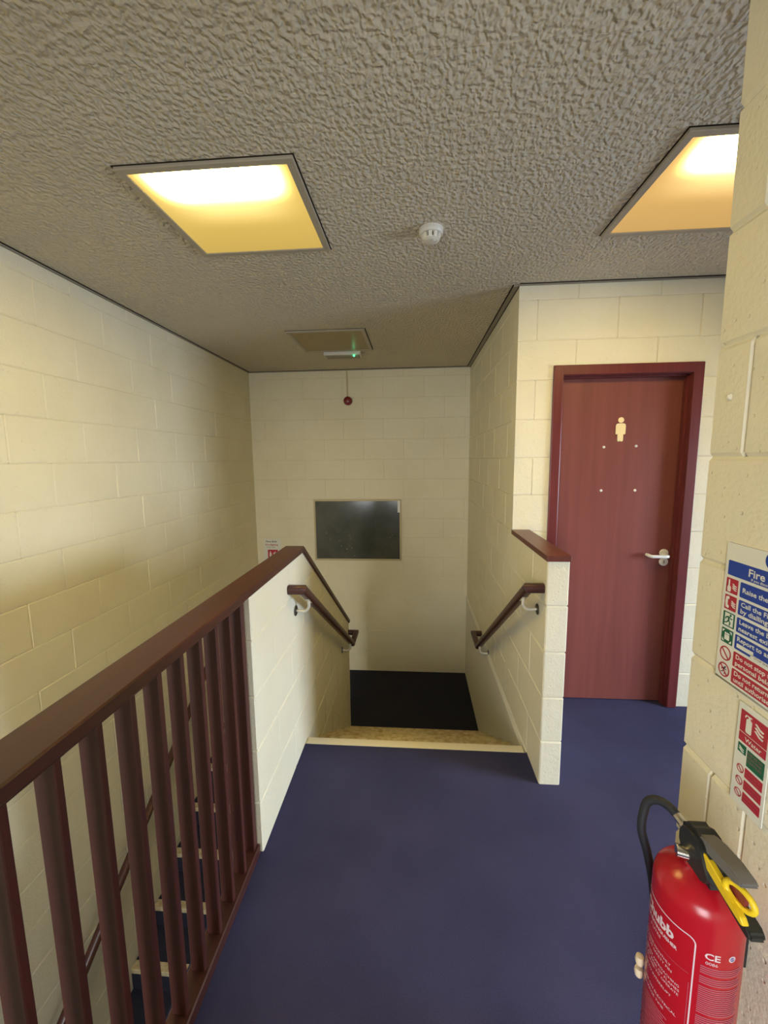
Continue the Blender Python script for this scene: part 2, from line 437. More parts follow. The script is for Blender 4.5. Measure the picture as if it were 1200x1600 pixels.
# slab edge and plastered wall string below floor level on the right of the flight
def string():
    bm = nb()
    A = [(YD+.1, YB)]
    y0, y1 = 2.085, YB-.001
    prof = [(XR+.02, .001), (XR-.001, .001), (XR-.0125, -.030), (XR-.0125, -.070), (XR-.008, -.082), (XR-.008, -1.3), (XR+.02, -1.3)]
    a = [bm.verts.new((x, y0, z)) for x, z in prof]; b_ = [bm.verts.new((x, y1, z)) for x, z in prof]
    for i in range(len(prof)): bm.faces.new((a[i], a[(i+1) % 7], b_[(i+1) % 7], b_[i]))
    bm.faces.new(a); bm.faces.new(b_[::-1])
    struct(link('trim_1', bm, 'plaster'))
    bx('wall_below_parapet', (XR, XP2, 2.08, YD+.1, -1.3, -.2), 'plaster')['kind'] = 'structure'
string()
# perimeter trims at the ceiling, with dark strips painted for their shadow gaps
def trims():
    T = [('x', XL, XR, YB, -1), ('y', YREAR, YB, XL, 1), ('y', YD, YB, XR, -1), ('x', XR, XRIGHT, YD, -1)]
    for i, (ax, a, b_, w_, s) in enumerate(T):
        wd = .013 if i in (0, 1) else (.030 if i == 2 else .01)
        ww = sorted((w_, w_+s*wd)); g1 = sorted((w_+s*wd, w_+s*(wd+.007)))
        bm = nb()
        e = (a, b_, ww[0], ww[1]) if ax == 'x' else (ww[0], ww[1], a, b_)
        box(bm, *e, ZC-.010, ZC)
        o = struct(link('trim_%d' % (i+2), bm, 'trim'))
        bm = nb()
        e = (a, b_, g1[0], g1[1]) if ax == 'x' else (g1[0], g1[1], a, b_)
        box(bm, *e, ZC-.003, ZC+.001)
        g2 = sorted((w_, w_+s*.004)); e = (a, b_, g2[0], g2[1]) if ax == 'x' else (g2[0], g2[1], a, b_)
        if i == 2: box(bm, *e, ZC-.013, ZC-.009)
        link('shadow_strip', bm, 'dark', o)
trims()
# ceiling board joints: shallow seams in the stipple
def seams():
    bm = nb()
    for y in (-.665, -.065, .535, 1.135):
        box(bm, XL+.02, XRIGHT, y-.0012, y+.0012, ZC-.0008, ZC+.001)
    struct(link('trim_seams', bm, 'ceiling'))
seams()

# ------------------------------------------------------------------ stair flights
def flight(name, label, X0, X1, y0, dirn, z0, r, g, n, zbase):
    t = thing(name, ((X0+X1)/2, y0, z0), label, 'stairs')
    for k in range(n):
        z = z0-r*k; y = y0+dirn*g*k
        if k:        # tread carpet
            ya, yb = sorted((y-dirn*(g+.004), y-dirn*.056))
            bx('tread', (X0, X1, ya, yb, z-.03, z), 'dark_carpet', t)
        ya, yb = sorted((y-dirn*.056, y))
        bx('nosing', (X0, X1, ya, yb, z-.032, z+.001), 'nosing' if (k or dirn < 0) else 'nosing_clean', t, bev=.003)
        ya, yb = sorted((y-dirn*.03, y-dirn*.004))
        bx('riser', (X0, X1, ya, yb, z-r-.002, z-.031), 'dark_carpet', t)
    return t
flight('stair_flight', 'carpeted stair flight with pale nosings going down between the two handrails', XH1+.002, XR-.013, 2.132, 1, 0, .16, .25, 6, ZL)
flight('stair_flight', 'lower stair flight with pale nosings seen through the balusters beside the left wall', XL+.002, XH0-.002, 3.438, -1, ZL, .1535, .257, 9, -2.5)

# ------------------------------------------------------------------ balustrade
bal = thing('balustrade', (-.655, 1.0, 0), 'dark red wooden balustrade with flat balusters and a wide level handrail on the left', 'railing')
def balustrade():
    # capping rail: level run plus the slope down the divider wall
    xa, xb = -.707, -.601; th = .030; zt = 1.113
    prof_y = [(-1.4, zt), (2.154, zt), (3.606, .108)]
    bm = nb(); rings = []
    ang = math.atan2(zt-.108, 3.606-2.154)
    sec = [(xa, 0), (xa+.004, .004), (xb-.004, .004), (xb, 0), (xb, -th+.006), (xb-.004, -th+.002), (xa+.004, -th+.002), (xa, -th+.006)]
    for i, (y, z) in enumerate(prof_y):
        ring = []
        for (x, h) in sec:
            hh = h-.004
            if i == 1: ny, nz = math.sin(ang/2)/math.cos(ang/2), 1
            elif i == 2: ny, nz = math.sin(ang), math.cos(ang)
            else: ny, nz = 0, 1
            ring.append(bm.verts.new((x, y+ny*hh, z+nz*hh)))
        rings.append(ring)
    for A, B in zip(rings, rings[1:]):
        for j in range(8): bm.faces.new((A[j], A[(j+1) % 8], B[(j+1) % 8], B[j]))
    bm.faces.new(rings[0][::-1]); bm.faces.new(rings[-1])
    link('handrail_cap', bm, 'wood_y', bal)
    bx('top_rail', (-.684, -.632, -1.4, YH-.002, 1.053, 1.0845), 'wood_y', bal, bev=.003)
    bx('bottom_rail', (-.690, -.624, -1.4, YH-.002, .001, .045), 'wood_y', bal, bev=.004)
    y = 1.318
    i = 0
    for far in [1.425] + [1.322-.0988*k for k in range(26)]:
        bm = nb(); w_ = .030 if i == 0 else .017
        box(bm, -.679, -.635, far-w_, far, .044, 1.054, bev=.002)
        link('baluster', bm, 'wood_z', bal); i += 1
balustrade()
# coping on the right parapet
tag(bx('parapet_coping', (XR-.006, XP2+.004, YP-.006, YD-.001, 1.1096, 1.1375), 'cap_dark', bev=.003, seg=2),
    'dark red wooden coping on top of the short white wall before the door', 'coping')

# ------------------------------------------------------------------ stair handrails
def stair_rail(side, xw, label, y0, z0, y1, z1, y2, brk):
    s = side; t = thing('stair_handrail', (xw, y0, z0), label, 'handrail')
    xc = xw + s*.072
    bm = nb()
    A = Vector((xc, y0, z0)); B = Vector((xc, y1, z1)); D = Vector((xc, y2, z1))
    sp = [(xw+s*.001, y0, z0), A, B, D, (xw+s*.001, y2, z1)]
    # softened square section swept along the rail, mitred at each corner
    pts = [Vector(p) for p in sp]; rings = []
    hw = .022
    def sec(d, prefer):
        side_ = prefer - d*prefer.dot(d); side_.normalize(); up = side_.cross(d); return side_, up
    segs = [(pts[i+1]-pts[i]).normalized() for i in range(4)]
    nx = Vector((0, 0, 1))
    prof = []
    for k in range(16):
        th = 2*math.pi*k/16; c_, s_ = math.cos(th), math.sin(th)
        e = .62; prof.append((math.copysign(abs(c_)**e, c_)*hw, math.copysign(abs(s_)**e, s_)*hw*1.02))
    frames = []
    for d in segs:
        up = (Vector((0,0,1)) - d*d.z); up.normalize(); sd = d.cross(up); frames.append((sd, up))
    def ringat(p, d, fr, plane_n):
        out = []
        for a, b_ in prof:
            q = p + fr[0]*a + fr[1]*b_
            tt = (p-q).dot(plane_n)/d.dot(plane_n); out.append(bm.verts.new(q+d*tt))
        return out
    for i in range(4):
        n0 = segs[0] if i == 0 else (segs[i-1]+segs[i]).normalized()
        n1 = segs[3] if i == 3 else (segs[i]+segs[i+1]).normalized()
        a = ringat(pts[i], segs[i], frames[i], n0); b_ = ringat(pts[i+1], segs[i], frames[i], n1)
        for j in range(16): bm.faces.new((a[j], a[(j+1) % 16], b_[(j+1) % 16], b_[j]))
        bm.faces.new(a[::-1]); bm.faces.new(b_)
    link('rail', bm, 'wood_y', t, smooth=True)
    for f in brk:
        p = A.lerp(B, f); bm = nb()
        wx = xw+s*.004; zz = p.z-.078
        arc = [(wx, p.y, zz), (xw+s*.03, p.y, zz-.002)]
        for k in range(7):
            a = R(-90+90*k/6); arc.append((xw+s*(.042+.030*math.cos(a)), p.y, zz+.030+.032*math.sin(a)))
        arc.append((xc, p.y, p.z-.022))
        tube(bm, arc, .0075, 12); br = link('bracket', bm, 'satin', t, smooth=True)
        bm = nb(); lathe(bm, [(.0, 0), (.027, 0), (.027, .003), (.02, .006), (0.001, .0065)], (0, 0, 0), 'x', 20, frame=lambda x, y, z: Vector((xw+s*(x+.0012), p.y+y, zz+z)))
        link('rose', bm, 'steel', br, smooth=True)
        bm = nb(); box(bm, xc-.011, xc+.011, p.y-.028, p.y+.028, -.003, 0)
        d = (B-A).normalized(); sl_ = d.z/d.y
        for v in bm.verts: v.co.z += p.z-.0255+(v.co.y-p.y)*sl_
        link('saddle', bm, 'chrome', br)
stair_rail(-1, XR, 'wooden handrail on the right wall going down the stairs with two chrome brackets', 1.905, .972, 3.34, .0, 3.60, (.055, .93))
stair_rail(1, XH1, 'wooden handrail on the left divider wall going down the stairs with two chrome brackets', 1.885, .955, 3.34, -.0, 3.565, (.07, .93))

def well_rail():
    t = thing('stair_handrail', (XL, 2.4, -.75), 'wooden handrail on the left wall of the lower flight seen through the balusters', 'handrail')
    xc = XL+.062; sl_ = .654; zf = lambda y: -.567+(y-2.693)*sl_
    bm = nb(); tube(bm, [(XL+.001, 3.34, zf(3.34)), (xc, 3.34, zf(3.34)), (xc, 1.1, zf(1.1)), (XL+.001, 1.1, zf(1.1))], .0225, 14); link('rail', bm, 'wood_y', t, smooth=True)
    for y in (3.1, 1.3):
        z = zf(y); arc = [(XL+.001, y, z-.075), (XL+.03, y, z-.077)]
        for k in range(5): a = R(-90+90*k/4); arc.append((XL+.034+.028*math.cos(a), y, z-.047+.030*math.sin(a)))
        arc.append((xc, y, z-.02)); bm = nb(); tube(bm, arc, .0075, 10); link('bracket', bm, 'satin', t, smooth=True)
well_rail()

# ------------------------------------------------------------------ door
def door():
    d = thing('door_1', (1.222, YD, 0), None, None); d['kind'] = 'structure'
    x0, x1, zt = .806, 1.638, 2.1055; yf = YD-.016
    bm = nb(); w_ = .057
    box(bm, x0, x0+w_, yf, YD+.0, 0.001, zt, bev=.004, seg=2); box(bm, x1-w_, x1, yf, YD+.0, 0.001, zt, bev=.004, seg=2); box(bm, x0+w_-.004, x1-w_+.004, yf, YD, zt-w_, zt, bev=.004, seg=2)
    # lining behind the architrave
    box(bm, x0+.042, x0+w_+.004, YD-.004, YD+.12, .001, zt-.04); box(bm, x1-w_-.004, x1-.042, YD-.004, YD+.12, .001, zt-.04); box(bm, x0+.042, x1-.042, YD-.004, YD+.12, zt-w_-.004, zt-.04)
    # stop bead
    box(bm, x0+w_+.003, x0+w_+.014, YD+.02, YD+.045, .001, zt-w_); box(bm, x1-w_-.014, x1-w_-.003, YD+.02, YD+.045, .001, zt-w_); box(bm, x0+w_, x1-w_, YD+.02, YD+.045, zt-w_-.014, zt-w_-.003)
    link('door_frame', bm, 'frame', d)
    yl = YD+.055
    leaf = bx('door_leaf', (x0+w_+.007, x1-w_-.007, yl, yl+.044, .006, zt-w_-.006), 'door', d, bev=.0015)
    fr = lambda u, v, n: Vector((u, yl-n, v))
    # handle
    bm = nb(); hx, hz = 1.532, .970
    lathe(bm, [(0.001, 0), (.026, 0), (.026, .006), (.023, .009), (.001, .0095)], (0,0,0), 'y', 28, frame=lambda x, y, z: Vector((hx+x, yl-y, hz+.012+z)))
    arc = [(hx+.004, yl-.005, hz), (hx+.004, yl-.035, hz)]
    for k in range(1, 6): a = R(90*k/6); arc.append((hx+.004-.014*(1-math.cos(a)), yl-.035-.014*math.sin(a), hz))
    arc += [(hx-.02, yl-.050, hz), (hx-.09, yl-.050, hz)]
    for k in range(1, 7): a = R(90*k/6); arc.append((hx-.09-.018*math.sin(a), yl-.050+.018*(1-math.cos(a)), hz+.001*k))
    arc.append((hx-.108, yl-.016, hz+.006))
    tube(bm, arc, .0098, 14); link('lever_handle', bm, 'white_handle', leaf, smooth=True)
    bm = nb(); lathe(bm, [(0.001, 0), (.026, 0), (.026, .006), (.023, .009), (.001, .0095)], (0,0,0), 'y', 28, frame=lambda x, y, z: Vector((hx+.002+x, yl-y, hz-.042+z)))
    link('lock_escutcheon', bm, 'white_handle', leaf, smooth=True)
    bm = nb(); box(bm, hx-.005, hx+.006, yl-.0105, yl-.009, hz-.052, hz-.032); prism(bm, disc(hx, hz-.036, .006, 14), .0095, .0108, fr); link('lock_cylinder', bm, 'fixture_frame', leaf)
    # four screws left from a removed plate
    for (sx, sz) in ((1.140, 1.634), (1.327, 1.638), (1.138, 1.371), (1.337, 1.371)):
        bm = nb(); lathe(bm, [(.001, 0), (.0085, 0), (.007, .004), (.001, .005)], (0,0,0), 'y', 12, frame=lambda x, y, z: Vector((sx+x, yl-y, sz+z)))
        link('screw', bm, 'white_handle', leaf, smooth=True)
    # figure of a man
    bm = nb(); cx = 1.230
    prism(bm, disc(cx, 1.793, .0165, 20), .0005, .004, fr)
    o = [(-.012,1.7735),(.012,1.7735),(.021,1.772),(.027,1.766),(.0285,1.757),(.0285,1.722),(.028,1.712),(.023,1.708),(.0165,1.712),(.0165,1.672),(.012,1.6665),(.004,1.6665),(.0012,1.671),(-.0012,1.671),(-.004,1.6665),(-.012,1.6665),(-.0165,1.672),(-.0165,1.712),(-.023,1.708),(-.028,1.712),(-.0285,1.722),(-.0285,1.757),(-.027,1.766),(-.021,1.772)]
    prism(bm, [(cx+a, b_) for a, b_ in o], .0005, .004, fr); link('man_symbol', bm, 'cream_figure', leaf)
    bx('threshold_wall', (x0+.04, x1-.04, YD+.122, YD+.14, 0, 2.07), 'dark', d)
door()

# ------------------------------------------------------------------ back window
def window():
    d = thing('window_1', (-.66, YB, .43), None, None); d['kind'] = 'structure'
    x0, x1, z0, z1 = -1.150, -.176, .425, 1.100; t_ = .020; y = YB-.002
    bm = nb()
    box(bm, x0-t_, x1+t_, y-.014, y, z1, z1+t_, bev=.002); box(bm, x0-t_, x1+t_, y-.014, y, z0-t_, z0, bev=.002)
    box(bm, x0-t_, x0, y-.014, y, z0, z1, bev=.002); box(bm, x1, x1+t_, y-.014, y, z0, z1, bev=.002)
    link('window_frame', bm, 'win_frame', d)
    bx('window_pane', (x0, x1, y-.007, y, z0, z1), 'glass_dark', d)
    bm = nb(); box(bm, x1-.022, x1+.006, y-.017, y-.0072, z1-.13, z1+.004); link('tape_strip', bm, 'sign_white', d)
window()

# ------------------------------------------------------------------ ceiling things
def ceiling_light(x0, y0, label, hue, lit=True, hot=HOT, sh=(0,0)):
    x1, y1 = x0+.615, y0+.605; cx, cy = (x0+x1)/2, (y0+y1)/2
    t = thing('ceiling_light', (cx, cy, ZC), label, 'light')
    f = .028
    bm = nb()
    za, zb = ZC-.012, ZC+.001
    pr = [(x0, y0, x1, y1, za), (x0+f, y0+f, x1-f, y1-f, za)]
    box(bm, x0, x1, y0, y0+f, za, zb, bev=.002); box(bm, x0, x1, y1-f, y1, za, zb, bev=.002)
    box(bm, x0, x0+f, y0+f-.002, y1-f+.002, za, zb, bev=.002); box(bm, x1-f, x1, y0+f-.002, y1-f+.002, za, zb, bev=.002)
    link('frame', bm, 'fixture_frame', t)
    bm = nb(); box(bm, x0-.005, x1+.005, y0-.004, y1+.006, ZC-.002, ZC+.001); link('edge_shadow', bm, 'dark', t)  # shadow line around the frame, made as a dark sheet
    bm = nb(); box(bm, -.2795, .2795, -.2745, .2745, -.003, .0)
    o = link('diffuser', bm, None); o.parent = t; o.location = (0, 0, -.0045)
    m = diffuser_mat('lit_diffuser', hue, -.31, .32, -.12, .12, -.25, -.01, hot) if lit else M['brown_diffuser']
    o.data.materials.append(m)
    return t
ceiling_light(-1.010, 1.442, 'square lit ceiling light with yellowed diffuser above the balustrade', (.93, .62, .13, 1))
ceiling_light(.829, 1.443, 'square lit ceiling light with orange tinted diffuser cut off by the near wall', (.90, .52, .15, 1), sh=(.1, 0))
ceiling_light(-.995, 3.245, 'square unlit ceiling light with brown diffuser near the back wall', None, lit=False)
def emergency():
    t = thing('emergency_light', (-.665, 3.93, ZC), 'small white emergency light box with a glowing green indicator beside the unlit panel', 'emergency light')
    bx('housing', (-.835, -.495, 3.865, 4.0, ZC-.035, ZC-.0005), 'white_plastic', t, bev=.006, seg=2)
    bx('lens_cover', (-.820, -.510, 3.88, 3.985, ZC-.044, ZC-.034), 'trim', t, bev=.004, seg=2)
    bm = nb(); lathe(bm, [(.001, -.006), (.006, -.004), (.008, 0), (.008, .006)], (-.555, 3.874, ZC-.047), 'z', 14); link('indicator_lamp', bm, 'led', t, smooth=True)
    l = bpy.data.lights.new('led_glow', 'POINT'); l.energy = .02; l.color = (.1, 1, .4); l.shadow_soft_size = .006
    o = bpy.data.objects.new('led_glow', l); C.objects.link(o); o.parent = t; o.location = (.11, -.07, -.07)
emergency()
def detector():
    t = thing('smoke_detector', (.071, 1.93, ZC), 'round white smoke detector on the ceiling between the two lit lights', 'smoke detector')
    z = ZC
    bm = nb(); lathe(bm, [(.001, z), (.052, z), (.0525, z-.008), (.0515, z-.019), (.047, z-.024), (.001, z-.024)], (.071, 1.93, 0), 'z', 40); link('base', bm, 'white_plastic', t, smooth=True)
    bm = nb(); lathe(bm, [(.001, z-.022), (.031, z-.022), (.030, z-.041), (.001, z-.041)], (.071, 1.93, 0), 'z', 32); link('sensor_chamber', bm, 'dark', t, smooth=True)
    bm = nb()
    for k in range(10):
        a = 2*math.pi*(k+.3)/10
        vs = box(bm, .031, .043, -.0075, .0075, z-.046, z-.022)
        for v in vs:
            x, y = v.co.x, v.co.y
            if v.co.z < z-.04: x -= .006
            v.co.x = .071 + x*math.cos(a)-y*math.sin(a); v.co.y = 1.93 + x*math.sin(a)+y*math.cos(a)
    lathe(bm, [(.001, z-.040), (.036, z-.040), (.036, z-.044), (.031, z-.049), (.026, z-.051), (.001, z-.052)], (.071, 1.93, 0), 'z', 32)
    link('cap', bm, 'white_plastic', t, smooth=True)
    bm = nb(); lathe(bm, [(.001, z-.052), (.008, z-.052), (.006, z-.055), (.001, z-.055)], (.082, 1.915, 0), 'z', 12); link('status_light', bm, 'white_plastic', t, smooth=True)
detector()
def bell():
    t = thing('alarm_sounder', (-.742, YB, 2.22), 'small round dark red alarm sounder on the back wall below its cable', 'alarm')
    bm = nb(); lathe(bm, [(.001, .0015), (.047, .0015), (.048, .03), (.042, .045), (.022, .052), (.02, .058), (.001, .06)], (0,0,0), 'y', 32, frame=lambda x, y, z: Vector((-.742+x, YB-y, 2.22+z)))
    link('body', bm, 'bell_red', t, smooth=True)
    bm = nb(); lathe(bm, [(.001, .06), (.009, .06), (.007, .066), (.001, .067)], (0,0,0), 'y', 16, frame=lambda x, y, z: Vector((-.742+x, YB-y, 2.22+z)))
    link('centre_boss', bm, 'tag_red', t, smooth=True)
    bm = nb(); box(bm, -.757, -.741, YB-.009, YB-.001, 2.262, ZC-.012, bev=.002); link('conduit', bm, 'win_frame', t)
bell()

# ------------------------------------------------------------------ signs
def paper():
    fr = lambda u, v, n: Vector((-1.785+u, YB-.002-n, .655+v))
    t = thing('fire_notice', (-1.785, YB, .35), 'white fire notice on the back wall half hidden behind the divider wall coping', 'sign')
    bm = nb(); prism(bm, rrect(0, .21, -.30, 0, .003), 0, .0015, fr); link('sheet', bm, 'sign_white', t)
    bm = nb(); text(bm, 'Fire Exit', .025, -.040, .026, .0019, fr, width=.13, bold=.0006); link('black_lettering', bm, 'ink', t)
    bm = nb(); text(bm, 'Keep clear', .035, -.104, .018, .0019, fr, width=.1); link('black_lettering', bm, 'ink', t)
    bm = nb(); text(bm, 'Fire fighting', .018, -.078, .024, .0019, fr, width=.15, bold=.0006); link('red_lettering', bm, 'red', t)
    bm = nb(); prism(bm, rrect(.045, .165, -.25, -.13, .003), .0016, .0021, fr); p = link('pictogram', bm, 'red', t)
    bm = nb(); prism(bm, rrect(.063, .088, -.235, -.165, .008), .0022, .0027, fr); prism(bm, rrect(.07, .08, -.165, -.147, .002), .0022, .0027, fr)
    prism(bm, [(.115,-.225),(.135,-.205),(.142,-.175),(.132,-.148),(.122,-.17),(.112,-.16),(.108,-.19)], .0022, .0027, fr); link('emblem', bm, 'sign_white', p)
paper()

def flames(bm, u, v, s, n, fr, k=3):
    for i in range(k):
        dv = i*.34*s
        prism(bm, [(u+.0*s, v+.05*s+dv), (u+.55*s, v-.30*s+dv*.98), (u+.92*s, v-.34*s+dv), (u+1.0*s, v-.18*s+dv), (u+.6*s, v-.12*s+dv), (u+.2*s, v+.14*s+dv)], n, n+.0003, fr)
def runner(bm, u, v, s, n, fr):
    P = lambda pts: prism(bm, [(u+a*s, v+b_*s) for a, b_ in pts], n, n+.0003, fr)
    P(disc(.68, .88, .10, 12)); P([(.42,.78),(.58,.74),(.60,.42),(.44,.40)]); P([(.44,.78),(.18,.66),(.14,.46),(.22,.45),(.26,.58),(.44,.66)])
    P([(.56,.72),(.74,.56),(.90,.60),(.89,.68),(.75,.65),(.58,.80)]); P([(.44,.44),(.58,.42),(.40,.22),(.12,.10),(.08,.18),(.32,.28)]); P([(.46,.46),(.60,.42),(.74,.26),(.66,.02),(.57,.04),(.62,.24)])
def sign_frame(Y0, Z0): return lambda u, v, n: Vector((XN-.001-n, Y0-u, Z0+v))
def sign1():
    Y0, Z0 = .866, 1.405; fr = sign_frame(Y0, Z0)
    zz = lambda z: z-Z0; uu = lambda y: Y0-y
    t = thing('fire_action_sign', (XN, Y0, 1.115), 'large white fire action sign with blue and red instruction bands on the near wall', 'sign')
    bm = nb(); prism(bm, rrect(0, .214, zz(1.117), 0, .004), 0, .002, fr); link('backing_board', bm, 'sign_white', t)
    bm = nb(); prism(bm, rrect(.001, .213, zz(1.1195), zz(1.1235), .001), .002, .0026, fr); link('edge_strip', bm, 'chrome', t)
    n = .0023; L = uu(.8235); Rr = .206
    bm = nb(); prism(bm, disc(uu(.757), zz(1.390), .0165, 28), n, n+.0004, fr); d = link('round_emblem', bm, 'blue', t)
    bm = nb(); prism(bm, rrect(uu(.757)-.002, uu(.757)+.002, zz(1.388), zz(1.402), .0015), n+.0005, n+.0007, fr); prism(bm, disc(uu(.757), zz(1.382), .0025, 12), n+.0005, n+.0007, fr); link('exclamation_mark', bm, 'sign_white', d)
    def band(z0, z1, u0, mat, lines, name):
        bm = nb(); prism(bm, rrect(u0, Rr, zz(z0), zz(z1), .0022), n, n+.0003, fr); b_ = link(name, bm, mat, t)
        bm = nb()
        for (s, u, z, size, wd) in lines: text(bm, s, u, zz(z), size, n+.0006, fr, width=wd, bold=size*.02)
        link('lettering', bm, 'sign_white', b_); return b_
    band(1.340, 1.370, .008, 'blue', [('Fire Action', uu(.808), 1.3500, .0205, .110), ('If you discover a fire', uu(.800), 1.3425, .0072, .066)], 'header_band')
    S_ = .0135
    band(1.304, 1.334, L, 'blue', [('Raise the alarm', L+.006, 1.3145, S_, .098)], 'instruction_band')
    band(1.269, 1.2985, L, 'blue', [('Call the Fire Brigade', L+.006, 1.2865, .0128, .126), ('by dialling', L+.006, 1.2735, .0128, .063)], 'instruction_band')
    band(1.2335, 1.263, L, 'blue', [('Leave the building by', L+.006, 1.2515, .0128, .127), ('nearest exit', L+.006, 1.238, .0128, .072)], 'instruction_band')
    b_ = band(1.1985, 1.228, L, 'blue', [('Report to assembly point', L+.005, 1.2165, .0128, .150)], 'instruction_band')
    bm = nb(); prism(bm, rrect(L+.006, L+.046, zz(1.2035), zz(1.2115), .0008), n+.0005, n+.0007, fr); prism(bm, rrect(L+.04, Rr-.006, zz(1.1985), zz(1.205), .0008), n+.0005, n+.0007, fr); link('write_in_panel', bm, 'sign_white', b_)
    bm = nb(); text(bm, 'STOP ENGINEERS', L+.049, zz(1.1997), .006, n+.0009, fr, width=.055); link('small_print', bm, 'ink', b_)
    band(1.162, 1.1925, L, 'red', [('Do not stop to collect', L+.006, 1.180, .0128, .127), ('personal belongings', L+.006, 1.167, .0128, .118)], 'prohibition_band')
    band(1.128, 1.1575, L, 'red', [('Do not return to the', L+.006, 1.1455, .0128, .118), ('building', L+.13, 1.1455, .0128, .04), ('until authorised to do so', L+.006, 1.1325, .0128, .144)], 'prohibition_band')
    # pictograms
    u0, u1 = uu(.859), uu(.829); S0 = u1-u0
    def sq(z0, z1, mat):
        bm = nb(); prism(bm, rrect(u0, u1, zz(z0), zz(z1), .0012), n, n+.0003, fr); return link('pictogram', bm, mat, t)
    p = sq(1.304, 1.334, 'red'); bm = nb()
    flames(bm, u0+.016, zz(1.315), .012, n+.0005, fr)
    prism(bm, rrect(u0+.004, u0+.013, zz(1.306), zz(1.318), .003), n+.0005, n+.0008, fr); prism(bm, rrect(u0+.006, u0+.0095, zz(1.316), zz(1.331), .0012), n+.0005, n+.0008, fr); link('emblem', bm, 'sign_white', p)
    p = sq(1.269, 1.299, 'red'); bm = nb(); flames(bm, u0+.017, zz(1.280), .012, n+.0005, fr)
    prism(bm, [(u0+.004, zz(1.295)), (u0+.011, zz(1.297)), (u0+.0125, zz(1.292)), (u0+.0085, zz(1.290)), (u0+.0085, zz(1.279)), (u0+.0125, zz(1.277)), (u0+.0115, zz(1.272)), (u0+.004, zz(1.273)), (u0+.0025, zz(1.284))], n+.0005, n+.0008, fr); link('emblem', bm, 'sign_white', p)
    p = sq(1.234, 1.264, 'green'); bm = nb()
    prism(bm, [(u0+.005, zz(1.2365)), (u0+.027, zz(1.2365)), (u0+.027, zz(1.262)), (u0+.005, zz(1.262))], n+.0005, n+.0006, fr); w_ = link('emblem', bm, 'sign_white', p)
    bm = nb(); runner(bm, u0+.003, zz(1.237), .025, n+.0008, fr); link('emblem', bm, 'green', p)
    p = sq(1.199, 1.229, 'green'); bm = nb()
    for a, b_ in ((.003, .003), (.027, .003), (.003, .027), (.027, .027)):
        sx = 1 if a < .01 else -1; sy = 1 if b_ < .01 else -1
        prism(bm, [(u0+a, zz(1.199)+b_), (u0+a+sx*.006, zz(1.199)+b_), (u0+a, zz(1.199)+b_+sy*.006)], n+.0005, n+.0008, fr)
    for cx in (.011, .0155, .0195):
        prism(bm, disc(u0+cx, zz(1.2195), .0021, 10), n+.0005, n+.0008, fr); prism(bm, rrect(u0+cx-.002, u0+cx+.002, zz(1.206), zz(1.217), .0015), n+.0005, n+.0008, fr)
    link('emblem', bm, 'sign_white', p)
    for zc, run_ in ((1.1775, 0), (1.1425, 1)):
        cu = (u0+u1)/2; bm = nb(); ringpoly(bm, cu, zz(zc), .0122, .0148, n, n+.0004, fr)
        prism(bm, [(cu-.0105, zz(zc)+.0085), (cu-.0085, zz(zc)+.0105), (cu+.0105, zz(zc)-.0085), (cu+.0085, zz(zc)-.0105)], n+.0006, n+.0009, fr)
        p = link('prohibition_symbol', bm, 'red', t)
        if run_: bm = nb(); runner(bm, cu-.009, zz(zc)-.009, .018, n+.0002, fr); link('emblem', bm, 'ink', p)
sign1()
